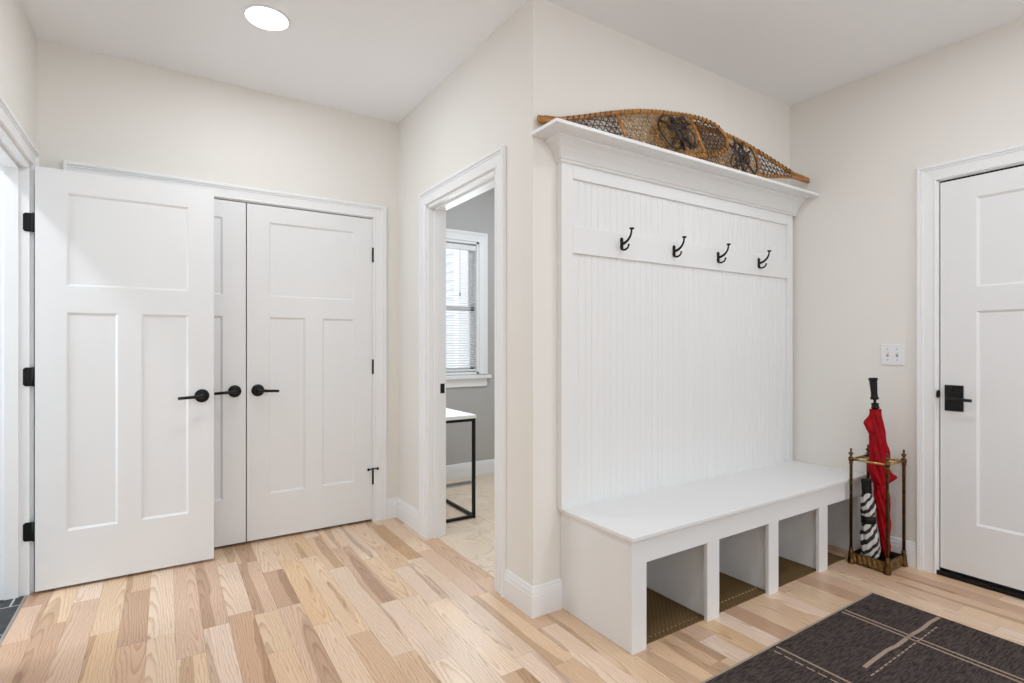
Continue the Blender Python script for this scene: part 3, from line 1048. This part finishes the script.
for sx_ in (-1, 1):
    for sy_ in (-1, 1):
        p = MB()
        b = (sx_ * hx, sy_ * hy, 0)
        p.lathe([(0.001, 0.0), (0.017, 0.0), (0.0185, 0.006), (0.0165, 0.012), (0.0145, 0.035), (0.0125, 0.058), (0.0135, 0.062), (0.010, 0.066), (0.0105, 0.076), (0.0115, 0.080), (0.0085, 0.086)], b, 'z', 12)
        p.lathe([(0.0078, 0.080), (0.0078, 0.545), (0.0105, 0.548), (0.0105, 0.552), (0.0085, 0.556), (0.0085, 0.56)], b, 'z', 12)
        po = p.build('post', M['old_brass'], stn)
        f = MB()
        f.lathe([(0.008, 0.556), (0.0125, 0.562), (0.0135, 0.570), (0.0125, 0.578), (0.007, 0.584), (0.0055, 0.590), (0.0065, 0.594), (0.0115, 0.600), (0.0125, 0.604), (0.008, 0.608), (0.0045, 0.612),
                 (0.0040, 0.618), (0.0055, 0.622), (0.0055, 0.626), (0.003, 0.630), (0.001, 0.631)], b, 'z', 16)
        f.build('finial', M['old_brass'], po)
zr = 0.570
for a, b in (((-hx, -hy), (hx, -hy)), ((-hx, hy), (hx, hy)), ((-hx, -hy), (-hx, hy)), ((hx, -hy), (hx, hy)), ((0.0, -hy), (0.0, hy))):
    r = MB()
    r.tube([(a[0], a[1], zr), (b[0], b[1], zr)], 0.0062, 12)
    r.build('rail', M['brass'], stn)

# ------------------------------------------------------------------ umbrellas
def along(p0, p1):
    p0, p1 = Vector(p0), Vector(p1)
    ax = (p1 - p0).normalized()
    q = Vector((0, 0, 1)).rotation_difference(ax)
    return p0, q, (p1 - p0).length


def folded(mb, prof, folds, seed, bumps=(), n=56, twist=5.0, amp=0.26):
    """rolled canopy along z: prof = (z, radius) points, deep soft folds, bumps = (z, angle, out, dz, da)"""
    rnd = random.Random(seed)
    zs = [p[0] for p in prof]
    rings = []
    m = 70
    ph = [rnd.uniform(0, 6.28) for _ in range(6)]
    for i in range(m + 1):
        z = zs[0] + (zs[-1] - zs[0]) * i / m
        for (za, ra), (zb, rb) in zip(prof, prof[1:]):
            if za <= z <= zb + 1e-9:
                f = (z - za) / (zb - za)
                f = f * f * (3 - 2 * f)
                r = ra + (rb - ra) * f
                break
        ring = []
        for k in range(n):
            a = 2 * PI * k / n
            s = a + twist * z
            w_ = amp * (abs(math.sin(folds / 2 * s + ph[0] + 0.6 * math.sin(14 * z + ph[1]))) - 0.5)
            w_ += 0.06 * math.sin(3 * s + 31 * z + ph[2]) + 0.05 * math.sin(2 * a - 47 * z + ph[3])
            rr = r * (1 + w_)
            for (bz, ba, bo, dz, da) in bumps:
                d = (a - ba + PI) % (2 * PI) - PI
                rr += bo * math.exp(-((z - bz) / dz) ** 2 - (d / da) ** 2)
            ring.append((rr * math.cos(a), rr * math.sin(a), z))
        rings.append(ring)
    mb.sweep(rings, smooth=True)
    return mb


p0, q, L = along((3.292, 1.338, 0.019), (3.258, 1.392, 1.015))
ru = tag(empty('umbrella', p0), 'long red rolled umbrella with black grip in the brass stand', 'umbrella')
ru.rotation_mode = 'QUATERNION'
ru.rotation_quaternion = q
ru.scale = (1.0, 1.0, 0.975)
# local angles: camera sees from about -x,-y
Lft, Rgt = 2.35, -0.75        # picture left / right directions as seen from the camera
cn = MB()
folded(cn, [(0.035, 0.013), (0.10, 0.021), (0.24, 0.029), (0.38, 0.033), (0.425, 0.031), (0.47, 0.042), (0.55, 0.042), (0.66, 0.038), (0.76, 0.031), (0.85, 0.025)], 9, 4,
       bumps=[(0.775, Lft, 0.030, 0.030, 0.42), (0.735, Lft + 0.3, 0.020, 0.022, 0.5), (0.470, Rgt, 0.036, 0.024, 0.40), (0.52, Lft - 0.2, 0.010, 0.03, 0.6),
              (0.62, Rgt + 0.2, 0.008, 0.05, 0.6)])
cn.build('canopy', M['red'], ru)
sm_ = MB()
sm_.lathe([(0.031, 0.404), (0.0355, 0.408), (0.0355, 0.428), (0.031, 0.432)], (0, 0, 0), 'z', 28)
sm_.build('strap', M['red'], ru)
MB().lathe([(0.001, 0.0), (0.004, 0.002), (0.005, 0.03), (0.007, 0.04), (0.005, 0.045)], (0, 0, 0), 'z', 12).build('ferrule', M['steel'], ru)
gm = MB()
gm.lathe([(0.005, 0.845), (0.016, 0.850), (0.019, 0.858), (0.019, 0.866), (0.016, 0.868), (0.016, 0.874), (0.019, 0.876), (0.019, 0.882), (0.009, 0.885), (0.007, 0.888), (0.007, 0.902),
          (0.019, 0.905), (0.0215, 0.912), (0.0165, 0.920), (0.0155, 0.945), (0.0175, 0.975), (0.0185, 1.000), (0.0185, 1.010), (0.0225, 1.014), (0.0225, 1.022), (0.017, 1.026), (0.001, 1.027)], (0, 0, 0), 'z', 24)
gm.build('grip', M['rubber'], ru)

p0, q, L = along((3.224, 1.388, 0.019), (3.230, 1.414, 0.462))
zu = tag(empty('umbrella', p0), 'short zebra striped folded umbrella in the brass stand', 'umbrella')
zu.rotation_mode = 'QUATERNION'
zu.rotation_quaternion = q
cn = MB()
folded(cn, [(0.008, 0.024), (0.04, 0.042), (0.11, 0.044), (0.19, 0.034), (0.215, 0.030), (0.245, 0.030), (0.29, 0.034), (0.34, 0.029), (0.370, 0.022)], 7, 9, amp=0.13, twist=8)
cn.build('canopy', M['zebra'], zu)
MB().lathe([(0.028, 0.204), (0.0345, 0.206), (0.0345, 0.244), (0.028, 0.246)], (0, 0, 0), 'z', 28).build('strap', M['rubber'], zu)
gm = MB()
pr = [(0.010, 0.362)]
z = 0.366
while z < 0.420:
    pr += [(0.0225, z), (0.0237, z + 0.003), (0.0237, z + 0.006), (0.0225, z + 0.008)]
    z += 0.009
pr += [(0.0255, 0.428), (0.0255, 0.440), (0.022, 0.444), (0.001, 0.445)]
gm.lathe(pr, (0, 0, 0), 'z', 24)
gm.build('grip', M['rubber'], zu)

# ------------------------------------------------------------------ snowshoes on the shelf
def snowshoe(name, origin, xdir, ydir, L, tail, wmax, label, dark, curl, seed, zlift, fb=(0.40, 0.76), sbf=0.66, deep=1.0):
    """origin = tail end; xdir = along the shoe, ydir = across (leaning up)"""
    rnd = random.Random(seed)
    root = tag(empty(name, origin), label, 'snowshoe', 'pair of wooden snowshoes')
    X, Y = Vector(xdir).normalized(), Vector(ydir).normalized()
    Y = (Y - X * Y.dot(X)).normalized()
    Z = X.cross(Y).normalized()
    if Z.y > 0:
        Z = -Z          # towards the viewer side (-y)

    def P(s, v, o=0.0):
        b = zlift * math.sin(PI * min(max(s / L, 0), 1)) + curl * max(0, (s - 0.8 * L) / (0.2 * L)) ** 2
        return X * s + Y * v + Z * o + Vector((0, 0, b))

    def hw(s):
        """half width"""
        u = (s - tail) / (L - tail)
        if u <= 0:
            return 0.011
        if u >= 1:
            return 0.0
        k = 0.011 + (wmax - 0.011) * (math.sin(min(u / 0.62, 1.0) * PI / 2) ** 1.25)
        if u > 0.66:
            q_ = (u - 0.66) / 0.34
            k = wmax * math.sqrt(max(0.0, 1 - q_ ** 3.2))
        return k
    N = 46
    ss = [tail + (L - tail) * (i / N) ** 1.0 for i in range(N + 1)]
    ss = [tail * 0.35] + ss[:-4] + [L - (L - ss[-5]) * (1 - math.sin(PI / 2 * i / 10)) for i in range(1, 11)]
    top = [P(s, hw(s)) for s in ss]
    bot = [P(s, -hw(s)) for s in ss]
    f = MB()
    f.tube(top + bot[::-1][1:], 0.0118, 10, flat=(Z, 0.75))
    # joined tail
    f.tube([P(0, 0), P(0.004, 0), P(tail * 0.5, 0), P(tail * 1.0, 0)], [0.018, 0.021, 0.018, 0.014], 12, flat=(Z, 0.6))
    fo = f.build('frame', M['shoe_wood'], root)
    bars = (fb[0] * (L - tail) + tail, fb[1] * (L - tail) + tail)
    for s in bars:
        b_ = MB()
        b_.tube([P(s - 0.012, hw(s) - 0.002), P(s, 0, 0.003), P(s + 0.012, -hw(s) + 0.002)], 0.0115, 8, flat=(Z, 0.45))
        b_.build('cross_bar', M['shoe_wood'], root)

    def net(s0, s1, pitch, rad, mat, nm, skew):
        mb = MB()

        def run(fn, lo, hi):
            seg = []
            for i in range(61):
                t_ = lo + (hi - lo) * i / 60
                s, v = fn(t_)
                if s0 <= s <= s1 and abs(v) <= hw(s):
                    seg.append(P(s, v, 0.0025 * math.sin(i * 1.9)))
                else:
                    if len(seg) > 1:
                        mb.tube(seg, rad, 5)
                    seg = []
            if len(seg) > 1:
                mb.tube(seg, rad, 5)
        for sg in (1, -1):
            c = s0 - 0.35
            while c < s1 + 0.35:
                j_ = rnd.uniform(-0.004, 0.004)
                run(lambda v, c=c + j_, sg=sg: (c + sg * v * skew, v), -wmax, wmax)
                c += pitch
        v = -wmax
        while v < wmax:
            run(lambda s, v=v: (s, v + 0.0015 * math.sin(s * 40)), s0, s1)
            v += pitch * 0.85
        # wraps round the frame
        s = s0 + 0.01
        while s < s1 - 0.01:
            for sg in (1, -1):
                h = hw(s)
                a = [P(s + 0.006 * math.cos(q_), sg * (h + 0.0105 * math.cos(q_)), 0.0115 * math.sin(q_)) for q_ in [2 * PI * i / 10 for i in range(10)]]
                mb.tube(a, rad * 1.25, 5, closed=True)
            s += pitch * 0.95
        return mb.build(nm, mat, root)

    net(tail + 0.05, bars[0] - 0.01, 0.036, 0.0024, M['lace_dark'], 'tail_lacing', 0.75)
    net(bars[0] + 0.008, bars[1] - 0.008, 0.029, 0.0025, M['lace_gold'], 'middle_lacing', 0.62)
    net(bars[1] + 0.008, L - 0.006, 0.030, 0.0022, M['lace_dark'] if dark else M['lace_gold'], 'toe_lacing', 0.8)
    # bindings
    bd = MB()
    sb = sbf * (L - tail) + tail

    def loop(cs, cv, rs, rv, o, rad, a0=0.0, a1=2 * PI, tw=0.0):
        pts = []
        for i in range(25):
            a = a0 + (a1 - a0) * i / 24
            pts.append(P(cs + rs * math.cos(a + tw), cv + rv * math.sin(a), deep * o * (0.6 + 0.4 * math.sin(2 * a + tw))))
        bd.tube(pts, rad, 7, flat=(Z, 0.55))
    loop(sb - 0.05, 0.0, 0.075, wmax * 0.80, 0.018, 0.0062)
    loop(sb + 0.02, 0.02, 0.055, wmax * 0.50, 0.034, 0.0060, 0.3, 5.6)
    loop(sb + 0.06, -0.03, 0.045, wmax * 0.42, 0.030, 0.0060, -1.0, 4.0, 0.5)
    loop(sb - 0.02, -0.02, 0.035, wmax * 0.55, 0.040, 0.0055, 2.0, 6.6, 0.9)
    loop(sb + 0.03, 0.05, 0.030, 0.035, 0.036, 0.0050, 0, 5.2)
    for a, b in (((sb - 0.10, 0.07), (sb + 0.09, -0.08)), ((sb - 0.08, -0.08), (sb + 0.10, 0.06)), ((sb - 0.02, 0.10), (sb + 0.01, -0.10)), ((sb + 0.05, 0.10), (sb + 0.06, -0.09))):
        mid = ((a[0] + b[0]) / 2, (a[1] + b[1]) / 2 + 0.012)
        bd.tube([P(*a, 0.008), P(*mid, 0.028 * deep), P(*b, 0.008)], 0.0068, 7, flat=(Z, 0.5))
    bd.build('binding', M['leather'], root)
    return root


snowshoe('snowshoe', (1.369, 1.905, 2.186), (1.0, -0.050, 0.124), (0, 0.27, 0.96), 1.245, 0.10, 0.121,
         'wooden snowshoe in front on the bench shelf with tail to the left', True, 0.0, 3, -0.004, (0.335, 0.80), 0.66)
snowshoe('snowshoe', (3.372, 1.806, 2.224), (-1.0, 0.070, 0.036), (0, 0.20, 0.98), 1.285, 0.13, 0.122,
         'wooden snowshoe behind the other with its tail pointing right', True, 0.0, 8, 0.016, (0.31, 0.72), 0.43, 0.5)

# ------------------------------------------------------------------ office table and floor vent
tb = tag(empty('console_table', (1.65, 3.25, 0)), 'white topped console table with thin black metal frame in the office', 'table')
tw0, tw1, tl = -0.155, 0.150, 0.98
MB().box(tw0 - 0.004, tw1 + 0.004, -0.005, tl + 0.005, 0.690, 0.714).build('table_top', M['white_top'], tb, bevel=0.002)
lgs = 0.020
for x in (tw0, tw1 - lgs):
    for y in (0.0, tl - lgs):
        MB().box(x, x + lgs, y, y + lgs, 0.0, 0.690).build('leg', M['black'], tb, bevel=0.001)
for zz in (0.004, 0.670):
    for x in (tw0, tw1 - lgs):
        MB().box(x + 0.001, x + lgs - 0.001, lgs, tl - lgs, zz, zz + 0.018).build('rail', M['black'], tb)
    for y in (0.0, tl - lgs):
        MB().box(tw0 + lgs, tw1 - lgs, y + 0.001, y + lgs - 0.001, zz, zz + 0.018).build('rail', M['black'], tb)
fv = tag(empty('floor_vent', (2.10, 4.10, 0)), 'pale metal floor register on the office tile under window', 'vent')
M['vent'] = paint('beige_vent_paint', c4(0.55, 0.49, 0.42), 0.5)
v_ = MB()
v_.box(-0.15, 0.15, -0.06, -0.045, 0, 0.005).box(-0.15, 0.15, 0.045, 0.06, 0, 0.005).box(-0.15, -0.135, -0.045, 0.045, 0, 0.005).box(0.135, 0.15, -0.045, 0.045, 0, 0.005)
v_.build('frame', M['vent'], fv)
v_ = MB()
x = -0.130
while x < 0.130:
    v_.box(x, x + 0.006, -0.045, 0.045, 0.0, 0.004)
    x += 0.013
v_.build('grille', M['slot'], fv)
